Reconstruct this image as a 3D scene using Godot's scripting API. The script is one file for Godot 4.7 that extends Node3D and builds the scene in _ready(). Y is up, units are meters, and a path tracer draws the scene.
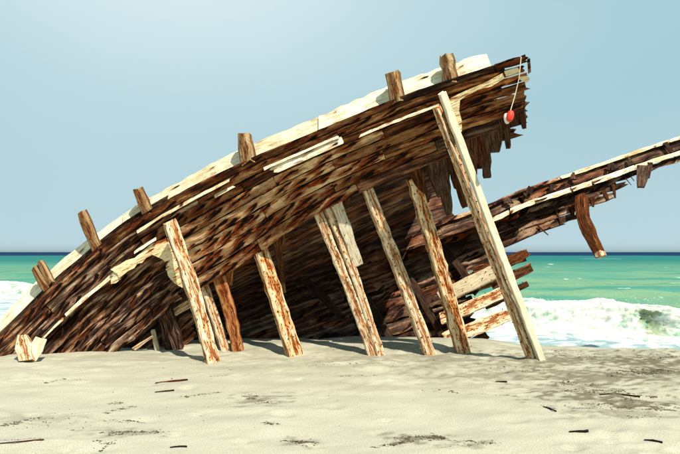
extends Node3D
# A wooden boat wreck on a beach. Units are metres, y up, the camera looks along -z.

const FOCAL := 661.0          # focal length in photograph pixels (680 x 454)
const EYE := Vector3(0, 1.5, 0)
const PITCH := 0.0378         # the horizon stands at pixel row 252
const WATER := -1.0           # sea level below the beach crest

var rng := RandomNumberGenerator.new()
var used := {}
var wreck: Node3D
var M := {}
var sn := FastNoiseLite.new()
var sn2 := FastNoiseLite.new()
var sn3 := FastNoiseLite.new()
var pits := {}

func _ready():
	rng.seed = 4711
	# ---- camera
	var cam := Camera3D.new()
	cam.name = "camera"
	cam.position = EYE
	cam.rotation = Vector3(PITCH, 0, 0)
	cam.fov = rad_to_deg(2.0 * atan(227.0 / FOCAL))
	cam.far = 20000.0
	cam.near = 0.05
	add_child(cam)
	cam.current = true
	# ---- sky, exposure
	var env := Environment.new()
	env.background_mode = Environment.BG_SKY
	var sky := Sky.new()
	var sm := PanoramaSkyMaterial.new()
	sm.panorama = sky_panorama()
	sky.sky_material = sm
	env.sky = sky
	env.tonemap_mode = Environment.TONE_MAPPER_LINEAR
	env.tonemap_exposure = 1.4
	env.sdfgi_enabled = true
	env.ssao_enabled = true
	env.ssil_enabled = true
	var we := WorldEnvironment.new()
	we.name = "world_environment"
	we.environment = env
	add_child(we)
	# ---- sun: high, from behind the camera's right shoulder
	var sun := DirectionalLight3D.new()
	sun.name = "sun"
	sun.light_energy = 1.6
	sun.light_color = Color(1.0, 0.965, 0.90)
	sun.light_angular_distance = 0.5
	sun.shadow_enabled = true
	add_child(sun)
	sun.look_at_from_position(Vector3(0.31, 0.77, 0.56) * 10.0, Vector3.ZERO, Vector3.UP)

	sn.seed = 3; sn.frequency = 1.0; sn.noise_type = FastNoiseLite.TYPE_SIMPLEX; sn.fractal_octaves = 3
	sn2.seed = 9; sn2.frequency = 1.0; sn2.noise_type = FastNoiseLite.TYPE_SIMPLEX; sn2.fractal_octaves = 4
	sn3.seed = 21; sn3.frequency = 1.0; sn3.noise_type = FastNoiseLite.TYPE_SIMPLEX; sn3.fractal_type = FastNoiseLite.FRACTAL_RIDGED; sn3.fractal_octaves = 3
	materials()
	print("materials ", Time.get_ticks_msec())
	build_sand()
	print("sand ", Time.get_ticks_msec())
	build_sea()
	build_wave()
	print("sea ", Time.get_ticks_msec())
	wreck = Node3D.new()
	wreck.name = "shipwreck"
	add_child(wreck)
	wreck.set_meta("label", "broken wooden boat hull with exposed ribs, half buried in the beach sand")
	wreck.set_meta("category", "shipwreck")
	near_side()
	far_side()
	added_deck()
	ribs()
	knees()
	print("wreck ", Time.get_ticks_msec())
	fishing_float()
	loose_wood()
	litter()
	print("done ", Time.get_ticks_msec())

# clear air with faint streaks; the lens vignette painted in as a pale patch
func sky_panorama() -> ImageTexture:
	var w := 512
	var h := 256
	var im := Image.create_empty(w, h, false, Image.FORMAT_RGBF)
	var n := FastNoiseLite.new()
	n.seed = 77; n.frequency = 1.0; n.fractal_octaves = 4
	for y in h:
		var el := (0.5 - (y + 0.5) / h) * 180.0
		for x in w:
			var az := wrapf((x + 0.5) / w * 360.0, -180.0, 180.0)
			var c: Color
			if el < -4.0:
				c = Color(0.12, 0.16, 0.15)
			else:
				c = Color(0.35, 0.475, 0.515).lerp(Color(0.275, 0.435, 0.485), smoothstep(0.0, 14.0, el))
				c = c.lerp(Color(0.22, 0.36, 0.45), smoothstep(30.0, 80.0, el))
				var a := deg_to_rad(az)
				var v := n.get_noise_3d(sin(a) * 1.3, el * 0.035, cos(a) * 1.3)
				var v2 := n.get_noise_3d(sin(a) * 4.0, el * 0.16, cos(a) * 4.0)
				# bright centre of the lens vignette, painted into the sky
				var vignette_glow := exp(-pow((az + 14.0) / 24.0, 2.0) - pow((el - 27.0) / 15.0, 2.0))
				c = c.lerp(Color(0.62, 0.68, 0.70), clampf(vignette_glow * 0.75 + v * 0.05 + v2 * 0.02, 0.0, 1.0))
			im.set_pixel(x, y, c)
	return ImageTexture.create_from_image(im)

# ------------------------------------------------------------------ helpers
func ray(px: float, py: float) -> Vector3:
	var d := Vector3((px - 340.0) / FOCAL, (227.0 - py) / FOCAL, -1.0)
	return d.rotated(Vector3.RIGHT, PITCH)

func at_depth(px: float, py: float, depth: float) -> Vector3:
	var d := ray(px, py)
	return EYE + d * (depth / -d.z)

func lookup(pts: Array, x: float) -> float:
	# smooth interpolation through the points
	var n := pts.size()
	if x <= pts[0].x:
		return pts[0].y + (x - pts[0].x) * (pts[1].y - pts[0].y) / (pts[1].x - pts[0].x)
	if x >= pts[n - 1].x:
		return pts[n - 1].y + (x - pts[n - 1].x) * (pts[n - 1].y - pts[n - 2].y) / (pts[n - 1].x - pts[n - 2].x)
	for i in n - 1:
		if x <= pts[i + 1].x:
			var a: Vector2 = pts[i]
			var b: Vector2 = pts[i + 1]
			var m0 := (b.y - a.y) / (b.x - a.x)
			var m1 := m0
			if i > 0: m0 = (b.y - pts[i - 1].y) / (b.x - pts[i - 1].x)
			if i < n - 2: m1 = (pts[i + 2].y - a.y) / (pts[i + 2].x - a.x)
			var h := b.x - a.x
			var t := (x - a.x) / h
			var t2 := t * t
			var t3 := t2 * t
			return a.y * (2 * t3 - 3 * t2 + 1) + m0 * h * (t3 - 2 * t2 + t) + b.y * (-2 * t3 + 3 * t2) + m1 * h * (t3 - t2)
	return pts[n - 1].y

func numbered(called: String) -> String:
	if not used.has(called):
		used[called] = 0
		return called
	used[called] += 1
	return "%s_%03d" % [called, used[called]]

func put(mesh: Mesh, called: String, m: Material, parent: Node) -> MeshInstance3D:
	var o := MeshInstance3D.new()
	o.mesh = mesh
	o.material_override = m
	o.name = numbered(called) if parent == self or parent == wreck else called
	o.cast_shadow = GeometryInstance3D.SHADOW_CASTING_SETTING_ON
	parent.add_child(o, true)
	return o

func tag(o: Node, label: String, category: String, group := "", kind := ""):
	if label != "": o.set_meta("label", label)
	if category != "": o.set_meta("category", category)
	if group != "": o.set_meta("group", group)
	if kind != "": o.set_meta("kind", kind)

func quad(st: SurfaceTool, a: Vector3, b: Vector3, c: Vector3, d: Vector3, ua: Vector2, ub: Vector2, uc: Vector2, ud: Vector2):
	st.set_uv(ua); st.add_vertex(a)
	st.set_uv(ub); st.add_vertex(b)
	st.set_uv(uc); st.add_vertex(c)
	st.set_uv(ua); st.add_vertex(a)
	st.set_uv(uc); st.add_vertex(c)
	st.set_uv(ud); st.add_vertex(d)

func commit(st: SurfaceTool) -> ArrayMesh:
	st.generate_normals()
	st.generate_tangents()
	return st.commit()

# ------------------------------------------------------------------ textures
func noise_bytes(w: int, h: int, sx: int, sy: int, freq: float, sd: int, oct := 4) -> PackedByteArray:
	var n := FastNoiseLite.new()
	n.seed = sd
	n.noise_type = FastNoiseLite.TYPE_SIMPLEX
	n.frequency = freq
	n.fractal_octaves = oct
	var im := n.get_seamless_image(w / sx, h / sy, false, false, 0.15, true)
	im.convert(Image.FORMAT_L8)
	if sx > 1 or sy > 1:
		im.resize(w, h, Image.INTERPOLATE_CUBIC)
	return im.get_data()

func ramp(cols: Array, t: float) -> Color:
	t = clampf(t, 0.0, 0.9999) * (cols.size() - 1)
	var i := int(t)
	return cols[i].lerp(cols[i + 1], t - i)

# weathered boards: grain along u, rust bled from old fastenings, dark tear-shaped sunken marks
# one texture covers 3.2 m x 1.6 m
func wood_texture(sd: int, cols: Array, spots: int, rust_amt: float, grain_amt: float, spot_scale := 1.0, crack_amt := 0.55) -> Array:
	var w := 896
	var h := 448
	var g1 := noise_bytes(w, h, 14, 1, 0.05, sd + 1)
	var g2 := noise_bytes(w, h, 7, 1, 0.16, sd + 2, 2)
	var bl := noise_bytes(w, h, 4, 2, 0.025, sd + 3)
	var rn := noise_bytes(w, h, 5, 1, 0.035, sd + 4)
	var core := PackedFloat32Array(); core.resize(w * h)
	var rust := PackedFloat32Array(); rust.resize(w * h)
	var r := RandomNumberGenerator.new()
	r.seed = sd * 77 + 5
	for k in spots:
		var cx := r.randf() * w
		var cy := r.randf() * h
		var big := r.randf()
		var ln := (24.0 + 66.0 * big) * spot_scale
		var wd := (3.0 + 5.5 * big * r.randf_range(0.5, 1.0)) * spot_scale
		var bend := r.randf_range(0.10, 0.28)
		var rusty := r.randf_range(0.3, 1.0)
		for yy in range(-int(wd * 3.2) - 12, int(wd * 3.2) + 14):
			for xx in range(-int(ln * 1.35), int(ln * 0.2) + 6):
				# head at x = 0 (blunt), tail to -ln
				var u := -xx / ln
				var yb: float = yy + xx * bend
				var half := 0.0
				if u > 0.0 and u < 1.0: half = wd * 1.1 * pow(1.0 - u, 0.75) * minf(1.0, u * 5.0 + 0.12)
				var ix := posmod(int(cx + xx), w)
				var iy := posmod(int(cy + yy), h)
				var id := iy * w + ix
				var rag := (g2[id] / 255.0 - 0.5) * 5.0 + (rn[id] / 255.0 - 0.5) * 4.0
				var c := clampf((half + rag * 0.5 - absf(yb)) / 1.6, 0.0, 1.0) if half > 0.2 else 0.0
				if c > core[id]: core[id] = c
				var hr := wd * 3.0 * (1.0 - clampf(absf(u - 0.55) / 0.85, 0.0, 1.0)) 
				var q := clampf((hr + rag * 1.3 - absf(yb)) / 6.0, 0.0, 1.0) * rusty
				if q > rust[id]: rust[id] = q
	var data := PackedByteArray(); data.resize(w * h * 3)
	var hd := PackedByteArray(); hd.resize(w * h)
	for i in w * h:
		var a := g1[i] / 255.0
		var b := g2[i] / 255.0
		var c := bl[i] / 255.0
		var t := 0.5 + (a - 0.5) * grain_amt + (c - 0.5) * 0.9
		var col := ramp(cols, t)
		var crack := clampf((0.30 - b) * 7.0, 0.0, 1.0) * crack_amt
		col = col.lerp(Color(0.13, 0.085, 0.06), crack)
		var rr := maxf(rust[i], clampf((rn[i] / 255.0 - 0.74) * 6.0, 0.0, 0.8) * rust_amt * rust_amt) * rust_amt
		var rc := Color(0.62, 0.28, 0.07).lerp(Color(0.30, 0.09, 0.035), clampf(b * 1.6 - 0.3, 0.0, 1.0))
		col = col.lerp(rc, clampf(rr, 0.0, 0.93))
		col = col.lerp(Color(0.075, 0.042, 0.032), core[i] * 0.96)
		data[i * 3] = int(clampf(col.r, 0, 1) * 255)
		data[i * 3 + 1] = int(clampf(col.g, 0, 1) * 255)
		data[i * 3 + 2] = int(clampf(col.b, 0, 1) * 255)
		hd[i] = int(clampf(0.62 + (a - 0.5) * 0.5 + (b - 0.5) * 0.35 - core[i] * 0.5 - crack * 0.25, 0, 1) * 255)
	return finish_texture(w, h, data, hd)

func finish_texture(w: int, h: int, data: PackedByteArray, hd: PackedByteArray) -> Array:
	var im := Image.create_from_data(w, h, false, Image.FORMAT_RGB8, data)
	im.generate_mipmaps()
	var hm := Image.create_from_data(w, h, false, Image.FORMAT_L8, hd)
	return [ImageTexture.create_from_image(im), ImageTexture.create_from_image(hm)]

# bleached timbers: pale faces, an orange-brown streak of iron rust along the middle, nail holes; v spans one face, u 2 m
func timber_texture(sd: int, rust_amt: float) -> Array:
	var w := 512
	var h := 128
	var g1 := noise_bytes(w, h, 8, 1, 0.06, sd + 1)
	var g2 := noise_bytes(w, h, 4, 1, 0.2, sd + 2, 2)
	var bl := noise_bytes(w, h, 2, 1, 0.02, sd + 3)
	var r := RandomNumberGenerator.new()
	r.seed = sd
	var core := PackedFloat32Array(); core.resize(w * h)
	var halo := PackedFloat32Array(); halo.resize(w * h)
	for k in 46:
		var cx := r.randf() * w
		var cy: float = h * (0.5 + [-0.3, -0.08, 0.1, 0.32][k % 4] + r.randf_range(-0.06, 0.06))
		var rd := r.randf_range(1.6, 3.6)
		for yy in range(-24, 25):
			for xx in range(-16, 24):
				var d := Vector2(xx, yy * 0.62).length()
				var id := posmod(int(cy) + yy, h) * w + posmod(int(cx) + xx, w)
				var n := (g2[id] / 255.0 - 0.5) * 3.0
				core[id] = maxf(core[id], clampf((rd + n * 0.4 - d) / 1.2, 0, 1))
				halo[id] = maxf(halo[id], clampf((rd * 3.6 + n - d) / 8.0, 0, 1))
	var data := PackedByteArray(); data.resize(w * h * 3)
	var hd := PackedByteArray(); hd.resize(w * h)
	for y in h:
		var v := absf(y / float(h) - 0.40) * 2.0
		for x in w:
			var i := y * w + x
			var a := g1[i] / 255.0
			var b := g2[i] / 255.0
			var c := bl[i] / 255.0
			var col := ramp([Color(0.70, 0.59, 0.45), Color(0.89, 0.84, 0.73), Color(0.94, 0.91, 0.83)], 0.5 + (a - 0.5) * 1.1)
			var s := clampf((c * 1.25 + (a - 0.5) * 1.1 + (b - 0.5) * 0.5 - 0.22 - v * 0.62) * 2.8, 0.0, 1.0)
			var rr := clampf(maxf(s, halo[i] * 0.8) * rust_amt, 0.0, 0.95)
			var rc := Color(0.80, 0.42, 0.10).lerp(Color(0.33, 0.13, 0.05), clampf((s - 0.55) * 1.6 + (b - 0.5) * 1.4, 0, 1))
			col = col.lerp(rc, rr)
			var crack := clampf((0.25 - b) * 7.0, 0.0, 1.0) * 0.5
			col = col.lerp(Color(0.20, 0.12, 0.07), crack)
			col = col.lerp(Color(0.07, 0.04, 0.03), core[i] * 0.95)
			data[i * 3] = int(clampf(col.r, 0, 1) * 255)
			data[i * 3 + 1] = int(clampf(col.g, 0, 1) * 255)
			data[i * 3 + 2] = int(clampf(col.b, 0, 1) * 255)
			hd[i] = int(clampf(0.6 + (a - 0.5) * 0.5 + (b - 0.5) * 0.3 - core[i] * 0.5, 0, 1) * 255)
	return finish_texture(w, h, data, hd)

func wood(tex: Array, tint: Color, rough: float, relief: float) -> StandardMaterial3D:
	var m := StandardMaterial3D.new()
	m.albedo_texture = tex[0]
	m.albedo_color = tint
	m.roughness = rough
	m.metallic_specular = 0.25
	m.heightmap_enabled = true
	m.heightmap_texture = tex[1]
	m.heightmap_scale = relief
	return m

func plain(c: Color, rough: float) -> StandardMaterial3D:
	var m := StandardMaterial3D.new()
	m.albedo_color = c
	m.roughness = rough
	return m

func materials():
	var pale := [Color(0.50, 0.38, 0.28), Color(0.68, 0.58, 0.47), Color(0.80, 0.72, 0.61), Color(0.86, 0.80, 0.70)]
	var brown := [Color(0.20, 0.115, 0.075), Color(0.39, 0.235, 0.135), Color(0.59, 0.41, 0.235), Color(0.72, 0.56, 0.38)]
	var grey := [Color(0.11, 0.075, 0.065), Color(0.28, 0.20, 0.165), Color(0.54, 0.44, 0.36), Color(0.74, 0.66, 0.56)]
	var dark := [Color(0.19, 0.14, 0.115), Color(0.30, 0.22, 0.175), Color(0.43, 0.33, 0.26), Color(0.57, 0.47, 0.38)]  # darkened partly to carry the shade inside the hull
	var cream := [Color(0.74, 0.65, 0.50), Color(0.87, 0.82, 0.70), Color(0.92, 0.88, 0.78), Color(0.94, 0.91, 0.83)]
	var t_pale := wood_texture(11, pale, 230, 1.0, 0.7, 1.2, 0.3)
	var t_pale2 := wood_texture(17, pale, 170, 1.0, 1.1, 1.1, 0.4)
	var t_brown := wood_texture(23, brown, 150, 0.7, 1.4, 1.2)
	var t_grey := wood_texture(37, grey, 200, 0.5, 1.7, 1.1)
	var t_dark := wood_texture(41, dark, 90, 0.35, 1.4)
	var t_cream := wood_texture(53, cream, 46, 0.85, 0.9, 0.55, 0.30)
	var t_knee := wood_texture(59, cream, 55, 1.0, 1.0, 1.0, 0.3)
	var t_post := timber_texture(71, 0.75)
	var t_rib := timber_texture(61, 0.85)
	var t_rib2 := timber_texture(67, 0.75)
	M.pale = [wood(t_pale, Color(1, 1, 1), 0.85, 1.6), wood(t_pale, Color(0.82, 0.72, 0.62), 0.85, 1.6), wood(t_pale, Color(1.0, 0.93, 0.84), 0.85, 1.8), wood(t_pale2, Color(1.0, 0.93, 0.84), 0.85, 1.8)]
	M.brown = [wood(t_brown, Color(1, 1, 1), 0.85, 1.8), wood(t_brown, Color(0.80, 0.74, 0.70), 0.85, 1.8), wood(t_brown, Color(1.0, 0.88, 0.76), 0.85, 1.8), wood(t_pale2, Color(0.66, 0.52, 0.40), 0.85, 1.8)]
	M.grey = [wood(t_grey, Color(1, 1, 1), 0.88, 2.0), wood(t_grey, Color(0.82, 0.78, 0.76), 0.88, 2.0), wood(t_grey, Color(1.0, 0.90, 0.80), 0.88, 2.0)]
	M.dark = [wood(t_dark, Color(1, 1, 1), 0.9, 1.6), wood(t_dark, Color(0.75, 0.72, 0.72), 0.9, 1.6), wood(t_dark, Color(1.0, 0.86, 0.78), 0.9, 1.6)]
	M.cream = [wood(t_cream, Color(1, 1, 1), 0.85, 0.8), wood(t_cream, Color(0.94, 0.92, 0.88), 0.85, 0.8)]
	M.rib = wood(t_rib, Color(1, 1, 1), 0.85, 0.8)
	M.rib3 = wood(timber_texture(97, 1.0), Color(1.0, 0.96, 0.90), 0.85, 1.2)
	M.rib2 = wood(t_rib2, Color(1, 1, 1), 0.85, 0.8)
	M.rib_rusty = wood(t_rib, Color(0.78, 0.60, 0.46), 0.85, 0.8)
	M.knee = wood(t_knee, Color(1.0, 0.95, 0.86), 0.85, 1.4)
	M.post = [wood(t_post, Color(0.74, 0.68, 0.60), 0.88, 1.6), wood(t_post, Color(0.66, 0.57, 0.47), 0.88, 1.6)]
	var t_rail := wood_texture(87, cream, 30, 0.6, 0.7, 0.5, 0.22)
	M.rail = [wood(t_rail, Color(1, 1, 1), 0.85, 0.8), wood(t_rail, Color(0.95, 0.93, 0.90), 0.85, 0.8)]
	M.white = wood(wood_texture(83, cream, 5, 0.3, 0.5, 0.4, 0.15), Color(1.0, 1.0, 1.0), 0.85, 0.4)
	M.stick_tex = t_post
	M.nail = plain(Color(0.16, 0.075, 0.045), 0.9)

# ------------------------------------------------------------------ the wreck's surfaces
const RAIL_LOW := [Vector2(-70, 398), Vector2(0, 336), Vector2(28, 309), Vector2(46, 291), Vector2(62, 276), Vector2(80, 261.5), Vector2(102, 242.5), Vector2(125, 225), Vector2(155, 206), Vector2(180, 192), Vector2(220, 171.5), Vector2(260, 153), Vector2(290, 141), Vector2(320, 128.5), Vector2(350, 116), Vector2(388, 100.5), Vector2(420, 88.5), Vector2(460, 75), Vector2(493, 65), Vector2(540, 51)]
const RAIL_UP := [Vector2(-70, 376), Vector2(0, 317), Vector2(28, 289), Vector2(56, 265), Vector2(78, 247), Vector2(102, 228.5), Vector2(133, 207), Vector2(151, 196.5), Vector2(180, 181), Vector2(220, 158.5), Vector2(256, 141.5), Vector2(282, 131), Vector2(310, 119.5), Vector2(350, 102), Vector2(382, 88), Vector2(405, 79.5), Vector2(440, 67.5), Vector2(470, 57), Vector2(485, 53), Vector2(540, 36)]
const FAR_UP := [Vector2(-60, 390), Vector2(100, 338), Vector2(200, 305), Vector2(350, 252), Vector2(480, 207), Vector2(520, 190), Vector2(545, 181.5), Vector2(570, 173), Vector2(600, 163), Vector2(640, 149), Vector2(680, 136), Vector2(760, 109)]

# the near side curls towards the viewer as it rises
func near_z(p: Vector3) -> float:
	var h := p.y
	var f := 0.12 * h
	if h > 0.0: f += 0.11 * h * h
	return -10.0 + f + 0.12 * maxf(0.0, -2.0 - p.x)

func far_z(p: Vector3) -> float:
	return -(11.45 + 0.5 * p.y)

func hit(px: float, py: float, back: float, far: bool) -> Vector3:
	var d := ray(px, py)
	d /= -d.z
	var a := 4.0
	var b := 22.0
	for i in 24:
		var m := (a + b) * 0.5
		var p := EYE + d * m
		var z := (far_z(p) if far else near_z(p)) - back
		if p.z > z: a = m
		else: b = m
	return EYE + d * ((a + b) * 0.5)

func along(curve: Array, xp: float, o: float) -> Vector2:
	var y := lookup(curve, xp)
	var dy := (lookup(curve, xp + 6.0) - lookup(curve, xp - 6.0)) / 12.0
	return Vector2(xp, y) + Vector2(-dy, 1.0).normalized() * o

func narrow(xp: float) -> float:
	return lerpf(1.0, 0.79, smoothstep(170.0, 330.0, xp))

func near_pt(xp: float, o: float, back: float) -> Vector3:
	var q := along(RAIL_LOW, xp, o * narrow(xp))
	return hit(q.x, q.y, back, false)

func far_pt(xp: float, o: float, back: float) -> Vector3:
	var q := along(FAR_UP, xp, o)
	return hit(q.x, q.y, back, true)

# one board lying on a hull side between x0..x1 and the offsets o0..o1
func board(called: String, surf: Callable, x0: float, x1: float, o0: float, o1: float, lift: float, thick: float, m: Material, jag0 := 2.0, jag1 := 2.0, wob := 0.7, tilt := 0.0) -> MeshInstance3D:
	var ns := maxi(5, int((x1 - x0) / 8.0))
	var nr := 4 if o1 - o0 > 6.0 else 2
	var uo := Vector2(rng.randf() * 3.0, rng.randf() * 3.0)
	var front := []
	var rear := []
	var uvs := []
	var sd := rng.randf() * 100.0
	var across := 0.0
	for j in nr + 1:
		var f := j / float(nr)
		var a := x0 + rng.randf_range(-jag0, jag0)
		var b := x1 + rng.randf_range(-jag1, jag1)
		var fr := []
		var re := []
		var uu := []
		var run := 0.0
		for i in ns + 1:
			var x := lerpf(a, b, i / float(ns))
			var o := lerpf(o0, o1, f)
			if j == 0 or j == nr: o += sn2.get_noise_2d(x * 0.06 + sd, j * 9.0) * wob * 2.0
			var w := sn.get_noise_2d(x * 0.035 + sd, f * 1.5) * 0.012
			var edge := 0.008 if (j == 0 or j == nr) else 0.0
			fr.append(surf.call(x, o, -lift + w + edge - tilt * f))
			re.append(surf.call(x, o, -lift + w + thick))
			# metres along and across the board
			if i > 0: run += (fr[i] - fr[i - 1]).length()
			elif j > 0: across += absf((fr[0] - front[j - 1][0]).dot(Vector3(0.4, -0.8, -0.4)))
			uu.append(Vector2(run / 3.2, minf(across, j * 0.2) / 1.6) + uo)
		front.append(fr); rear.append(re); uvs.append(uu)
	var st := SurfaceTool.new()
	st.begin(Mesh.PRIMITIVE_TRIANGLES)
	st.set_smooth_group(-1)
	for j in nr:
		for i in ns:
			quad(st, front[j][i], front[j][i + 1], front[j + 1][i + 1], front[j + 1][i], uvs[j][i], uvs[j][i + 1], uvs[j + 1][i + 1], uvs[j + 1][i])
	var dv := Vector2(0, 0.035)
	for i in ns:
		quad(st, rear[0][i], rear[0][i + 1], front[0][i + 1], front[0][i], uvs[0][i] - dv, uvs[0][i + 1] - dv, uvs[0][i + 1], uvs[0][i])
		quad(st, front[nr][i], front[nr][i + 1], rear[nr][i + 1], rear[nr][i], uvs[nr][i], uvs[nr][i + 1], uvs[nr][i + 1] + dv, uvs[nr][i] + dv)
		for j in nr:
			if j % 2 == 0 or true:
				quad(st, rear[j][i + 1], rear[j][i], rear[j + 1][i], rear[j + 1][i + 1], uvs[j][i + 1], uvs[j][i], uvs[j + 1][i], uvs[j + 1][i + 1])
	var du := Vector2(0.012, 0)
	for j in nr:
		quad(st, rear[j][0], front[j][0], front[j + 1][0], rear[j + 1][0], uvs[j][0] - du, uvs[j][0], uvs[j + 1][0], uvs[j + 1][0] - du)
		quad(st, front[j][ns], rear[j][ns], rear[j + 1][ns], front[j + 1][ns], uvs[j][ns], uvs[j][ns] + du, uvs[j + 1][ns] + du, uvs[j + 1][ns])
	return put(commit(st), called, m, wreck)

func pick(a: Array) -> Material:
	return a[rng.randi() % a.size()]

func near_side():
	# rail: a bleached strake behind the rib heads, leaning back so that it faces the sky
	var cuts := [-66.0, 122.0, 318.0, 487.0]
	for k in 3:
		rail_piece(cuts[k] + 0.6, cuts[k + 1] - 0.6, M.rail[k % 2])
	# inner boards, row by row from the rail down
	var rows := [
		# o0, o1, list of [x0, x1, material set]
		[0.5, 9.5, [[-66, 96, "grey"], [97, 262, "brown"], [263, 400, "brown"], [401, 494, "dark"]]],
		[10.0, 20.0, [[-66, 38, "grey"], [39, 190, "grey"], [191, 332, "brown"], [333, 521, "brown"]]],
		[20.5, 30.5, [[-66, 128, "grey"], [129, 232, "brown"], [233, 420, "brown"], [421, 520, "brown"]]],
		[31.0, 42.5, [[150, 262, "pale"], [263, 372, "pale"], [373, 518, "brown"]]],
		[43.0, 55.0, [[155, 318, "pale"], [319, 440, "brown"], [441, 513, "brown"]]],
		[55.5, 68.0, [[152, 240, "pale"], [241, 365, "pale"], [366, 508, "brown"]]],
		[68.5, 81.5, [[149, 310, "pale"], [311, 415, "brown"], [416, 482, "dark"]]],
		[82.0, 95.0, [[147, 222, "pale"], [223, 330, "pale"], [331, 424, "dark"]]],
	]
	var ri := 0
	for r in rows:
		for s in r[2]:
			board("side_plank", near_pt, s[0] - 0.25, s[1] + 0.25, r[0] + 0.35, r[1] - 0.35, rng.randf_range(0.0, 0.06), 0.07, pick(M[s[2]]), 0.4, 0.4 if s[1] < 480 else 3.0, 0.45)
		ri += 1
	# upper board running on past the end of the rail
	board("side_plank", near_pt, 494.5, 526, -1.0, 8.5, -0.02, 0.07, M.brown[1], 1.0, 2.5)
	# second skin behind, bared where the inner boards have gone
	var o := 26.0
	for k in 6:
		var w := rng.randf_range(10.0, 13.0)
		var cut := rng.randf_range(-40.0, 90.0) if k % 3 == 1 else -40.0
		var endx := 168.0 - k * 7.0
		board("backing_plank", near_pt, -66, cut - 0.4, o, o + w - 1.0, -0.07 + rng.randf_range(-0.035, 0.035), 0.05, pick(M.grey), 1.0, 1.5, 1.0)
		board("backing_plank", near_pt, cut + 0.4, endx, o, o + w - 1.0, -0.07 + rng.randf_range(-0.035, 0.035), 0.05, pick(M.grey), 1.5, 6.0, 1.0)
		o += w
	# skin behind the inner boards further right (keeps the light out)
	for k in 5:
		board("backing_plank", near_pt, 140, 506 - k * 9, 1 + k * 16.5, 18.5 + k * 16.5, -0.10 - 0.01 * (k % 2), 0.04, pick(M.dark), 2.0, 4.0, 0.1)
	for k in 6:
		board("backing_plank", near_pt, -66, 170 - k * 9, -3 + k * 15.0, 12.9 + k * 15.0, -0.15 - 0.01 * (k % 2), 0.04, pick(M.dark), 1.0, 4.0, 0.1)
	for k in 4:  # dark boards added to fill the gap where only shade shows
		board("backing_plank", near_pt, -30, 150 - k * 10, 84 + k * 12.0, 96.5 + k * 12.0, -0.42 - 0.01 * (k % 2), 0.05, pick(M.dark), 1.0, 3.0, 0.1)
	# pale battens standing proud; the thin strips paint plank edges lit by sun
	board("batten_and_lit_edge", near_pt, 258, 333, 17.0, 20.0, 0.05, 0.05, M.cream[0], 1.0, 0.5, 0.4, 0.06)
	board("batten_and_lit_edge", near_pt, 270, 335, 20.2, 29.0, 0.055, 0.05, M.cream[0], 16.0, 0.5, 0.4, 0.12)
	board("batten_and_lit_edge", near_pt, 352, 432, 25.5, 29.5, 0.05, 0.05, M.cream[1], 3.0, 1.0, 0.4, 0.06)
	board("batten_and_lit_edge", near_pt, 130, 224, 11.0, 14.0, 0.05, 0.06, M.cream[1], 1.0, 2.0, 0.4, 0.06)
	board("batten_and_lit_edge", near_pt, 206, 226, 19.0, 22.0, 0.05, 0.05, M.cream[1], 1.0, 2.0, 0.4, 0.06)
	board("batten_and_lit_edge", near_pt, 3, 42, 30.0, 32.5, 0.05, 0.10, M.cream[1], 1.0, 2.0, 0.6, 0.06)
	board("batten_and_lit_edge", near_pt, 44, 98, 30.0, 33.0, 0.045, 0.10, M.cream[0], 1.0, 2.0, 0.6, 0.06)
	board("batten_and_lit_edge", near_pt, 118, 142, 27.0, 29.5, 0.045, 0.06, M.cream[0], 1.0, 2.0, 0.4, 0.06)

func rail_piece(x0: float, x1: float, m: Material):
	var ns := int((x1 - x0) / 7.0)
	var st := SurfaceTool.new()
	st.begin(Mesh.PRIMITIVE_TRIANGLES)
	st.set_smooth_group(-1)
	var prev := []
	var uo := rng.randf() * 2.0
	for i in ns + 1:
		var x := lerpf(x0, x1, i / float(ns))
		var lo := Vector2(x, lookup(RAIL_LOW, x) + 3.5)
		var dy := (lookup(RAIL_UP, x + 6.0) - lookup(RAIL_UP, x - 6.0)) / 12.0
		var up := Vector2(x, lookup(RAIL_UP, x))
		# the far corner of the end is cut back where the rail has broken off
		if i == ns and x1 > 480: lo.x += 6.0; lo.y -= 2.0
		up.y += sn2.get_noise_1d(x * 0.09) * 1.3
		var a := hit(lo.x, lo.y, 0.14, false)
		var b0 := hit(lo.x, lo.y, 0.14, false)
		var bd := -b0.z + 0.10
		var b := at_depth(up.x, up.y, bd)
		var nrm := (b - a).cross(Vector3(1, -dy, 0)).normalized()
		if nrm.z < 0: nrm = -nrm
		var jit := nrm * sn.get_noise_1d(x * 0.05) * 0.012
		var ring := [a + jit, a.lerp(b, 0.5) + jit, a.lerp(b, 0.94) + jit, b - nrm * 0.012 + jit, b - nrm * 0.07, a - nrm * 0.07]
		var u := x * 0.0136 / 3.2 + uo
		if i > 0:
			var pu := lerpf(x0, x1, (i - 1) / float(ns)) * 0.0136 / 3.2 + uo
			var vs := [0.0, 0.07, 0.135, 0.15, 0.19, 0.34, 0.38]
			for k in 6:
				var k2 := (k + 1) % 6
				quad(st, prev[k2], ring[k2], ring[k], prev[k], Vector2(pu, -vs[k + 1]), Vector2(u, -vs[k + 1]), Vector2(u, -vs[k]), Vector2(pu, -vs[k]))
		if i == 0 or i == ns:
			for k in range(1, 5):
				var c := [ring[0], ring[k], ring[k + 1]]
				if i == ns: c = [ring[0], ring[k + 1], ring[k]]
				for v in c:
					st.set_uv(Vector2(u, rng.randf() * 0.1)); st.add_vertex(v)
		prev = ring
	put(commit(st), "rail", m, wreck)

func added_side_deck(x: float) -> float:  # width of a ledge added to shade the far wall
	return lerpf(1.0, 0.14, smoothstep(430.0, 640.0, x))

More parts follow.
